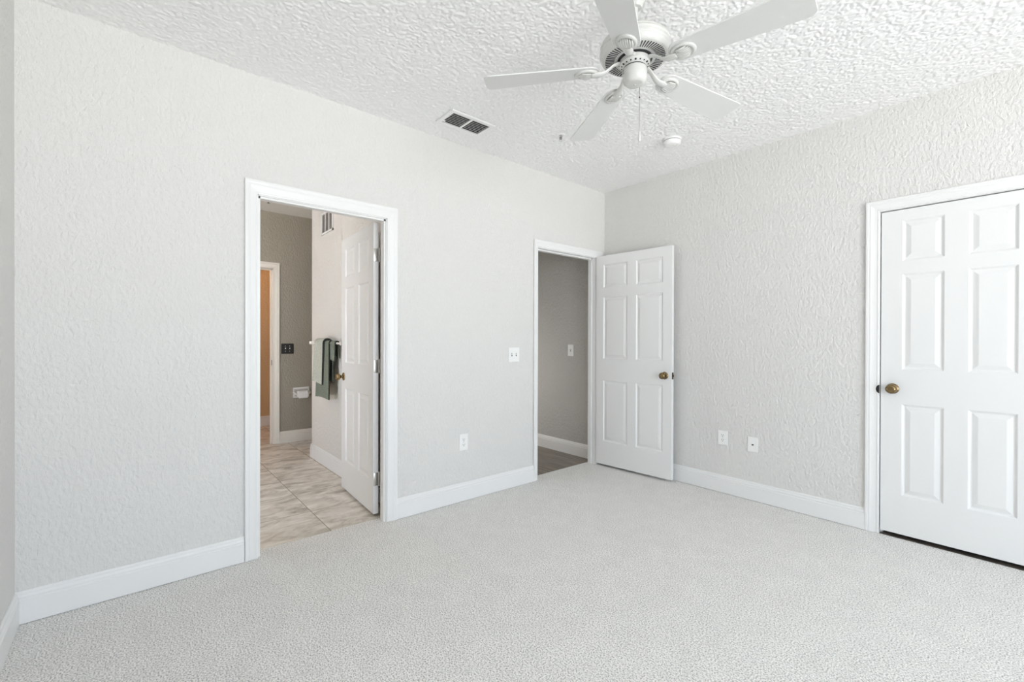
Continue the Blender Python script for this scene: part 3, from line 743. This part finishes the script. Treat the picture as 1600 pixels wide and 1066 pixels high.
# ------------------------------------------------------------------ towel bar and towels
BX0, BX1, BY, BZ = -1.83, -1.00, YD-.072, 1.172
tb = tag(empty('towel_bar', ((BX0+BX1)/2, YD, BZ)), 'white towel bar on the bathroom wall holding the sage towels', 'towel bar')
L2 = (BX1-BX0)/2
bm = B(-L2, L2, BY-YD-.009, BY-YD+.009, -.009, .009, bev=.002); obj('bar', bm, CERAMIC, tb)
for s in (-1, 1):
    bm = B(s*L2-.019, s*L2+.019, -.010, -.0005, -.027, .027, bev=.004); box(bm, s*L2-.014, s*L2+.014, -.088, -.009, -.017, .017, bev=.005)
    obj('bar_post', bm, CERAMIC, tb)
def towel(name, x0, x1, lf, lb, th, off, m, label, wob=.004, skew=0.0, taper=1.0, nx=14, ph=0.0):
    """cloth draped over the bar: front length lf, back length lb; off = distance of its inner face from the bar's centre"""
    bm = bmesh.new(); path = []
    r = off
    n = 16
    for i in range(n+1): path.append(('b', i/n))
    rings_o, rings_i = [], []
    pts = []
    for i in range(12): t = i/11; pts.append((r, -lb+lb*t, -1, 1-t))
    for i in range(1, 12): a = PI*i/12; pts.append((r*math.cos(a), r*math.sin(a), 0, 0))
    for i in range(18): t = i/17; pts.append((-r, -lf*t, 1, t))
    def place(k, u, extra):
        yv, zv, side, t = pts[k]
        nrm = Vector((0, 1, 0)) if side == -1 else Vector((0, -1, 0)) if side == 1 else Vector((0, yv, zv)).normalized()
        spread = 1+(taper-1)*t
        x = (x0+x1)/2+(u-.5)*(x1-x0)*spread+skew*t
        w = wob*math.sin(u*9.5+ph+t*1.2)*(t**.7)+wob*.5*math.sin(u*23+ph*2)*t
        out = Vector((x, BY+yv, BZ+zv))+nrm*(extra+(abs(w) if side else 0)+ (w if side else 0))
        out.z += (.010*math.sin(u*3.1+ph))*t if side == 1 else 0
        return out
    V = [[[bm.verts.new(place(k, j/nx, ex)) for j in range(nx+1)] for k in range(len(pts))] for ex in (0, th)]
    K = len(pts)
    for s in (0, 1):
        for k in range(K-1):
            for j in range(nx): bm.faces.new((V[s][k][j], V[s][k][j+1], V[s][k+1][j+1], V[s][k+1][j]))
    for k in range(K-1):
        for j in (0, nx):
            f = bm.faces.new((V[0][k][j], V[0][k+1][j], V[1][k+1][j], V[1][k][j])); f.material_index = 1
    for k in (0, K-1):
        for j in range(nx): f = bm.faces.new((V[0][k][j], V[0][k][j+1], V[1][k][j+1], V[1][k][j])); f.material_index = 1
    return tag(obj(name, bm, [m, TOWELH], None, True), label, 'towel', 'towels on the bathroom towel bar')
towel('bath_towel', -1.565, -1.25, .50, .34, .010, .015, TOWELG, 'long sage green towel hanging lowest on the white towel bar', wob=.0025, skew=-.02, taper=1.12)
towel('hand_towel', -1.585, -1.35, .365, .30, .032, .013, TOWELL, 'pale grey green towel folded over the front of the long sage towel', wob=.003, skew=-.03, taper=1.05, ph=1.0)
towel('wash_cloth', -1.215, -1.105, .145, .13, .009, .013, TOWELG, 'small dark edged washcloth looped at the right of the long towel', wob=.003, ph=2.0, nx=8)

# ------------------------------------------------------------------ toilet paper holder and roll
tp = tag(empty('toilet_paper_holder', (XE, -2.030, .575)), 'white recessed style toilet paper holder on the taupe bathroom wall', 'toilet paper holder')
bm = bmesh.new()
for y0, y1, z0, z1 in ((-.092, .092, .040, .062), (-.092, .092, -.062, -.045), (-.092, -.074, -.062, .062), (.074, .092, -.062, .062)):
    box(bm, .0005, .014, y0, y1, z0, z1, bev=.003)
obj('holder_frame', bm, CERAMIC, tp)
obj('holder_recess', B(.0004, .003, -.076, .076, -.047, .042), mat('recess_shade', (.55, .52, .47), .5), tp)
for s in (-1, 1):
    bm = bmesh.new(); tube(bm, [(.010, s*.083, .0), (.035, s*.083, .0), (.058, s*.080, -.008), (.066, s*.074, -.012)], [.015, .013, .011, .009], 14); obj('holder_arm', bm, CERAMIC, tp, True)
bm = bmesh.new(); lathe(bm, [(0, -.072), (.009, -.072), (.009, .072), (0, .072)], 16, 'Y', (.058, 0, -.012)); obj('roller', bm, CERAMIC, tp, True)
bm = bmesh.new(); lathe(bm, [(.0098, -.055), (.034, -.055), (.036, -.053), (.036, .053), (.034, .055), (.0098, .055)], 36, 'Y', (XE+.058, -2.030, .563), cap=False)
box(bm, XE+.0935, XE+.0945, -2.030-.053, -2.030+.053, .515, .563)
tag(obj('toilet_roll', bm, PAPER, None, True), 'roll of white toilet paper on the holder by the bathroom corner', 'toilet paper')
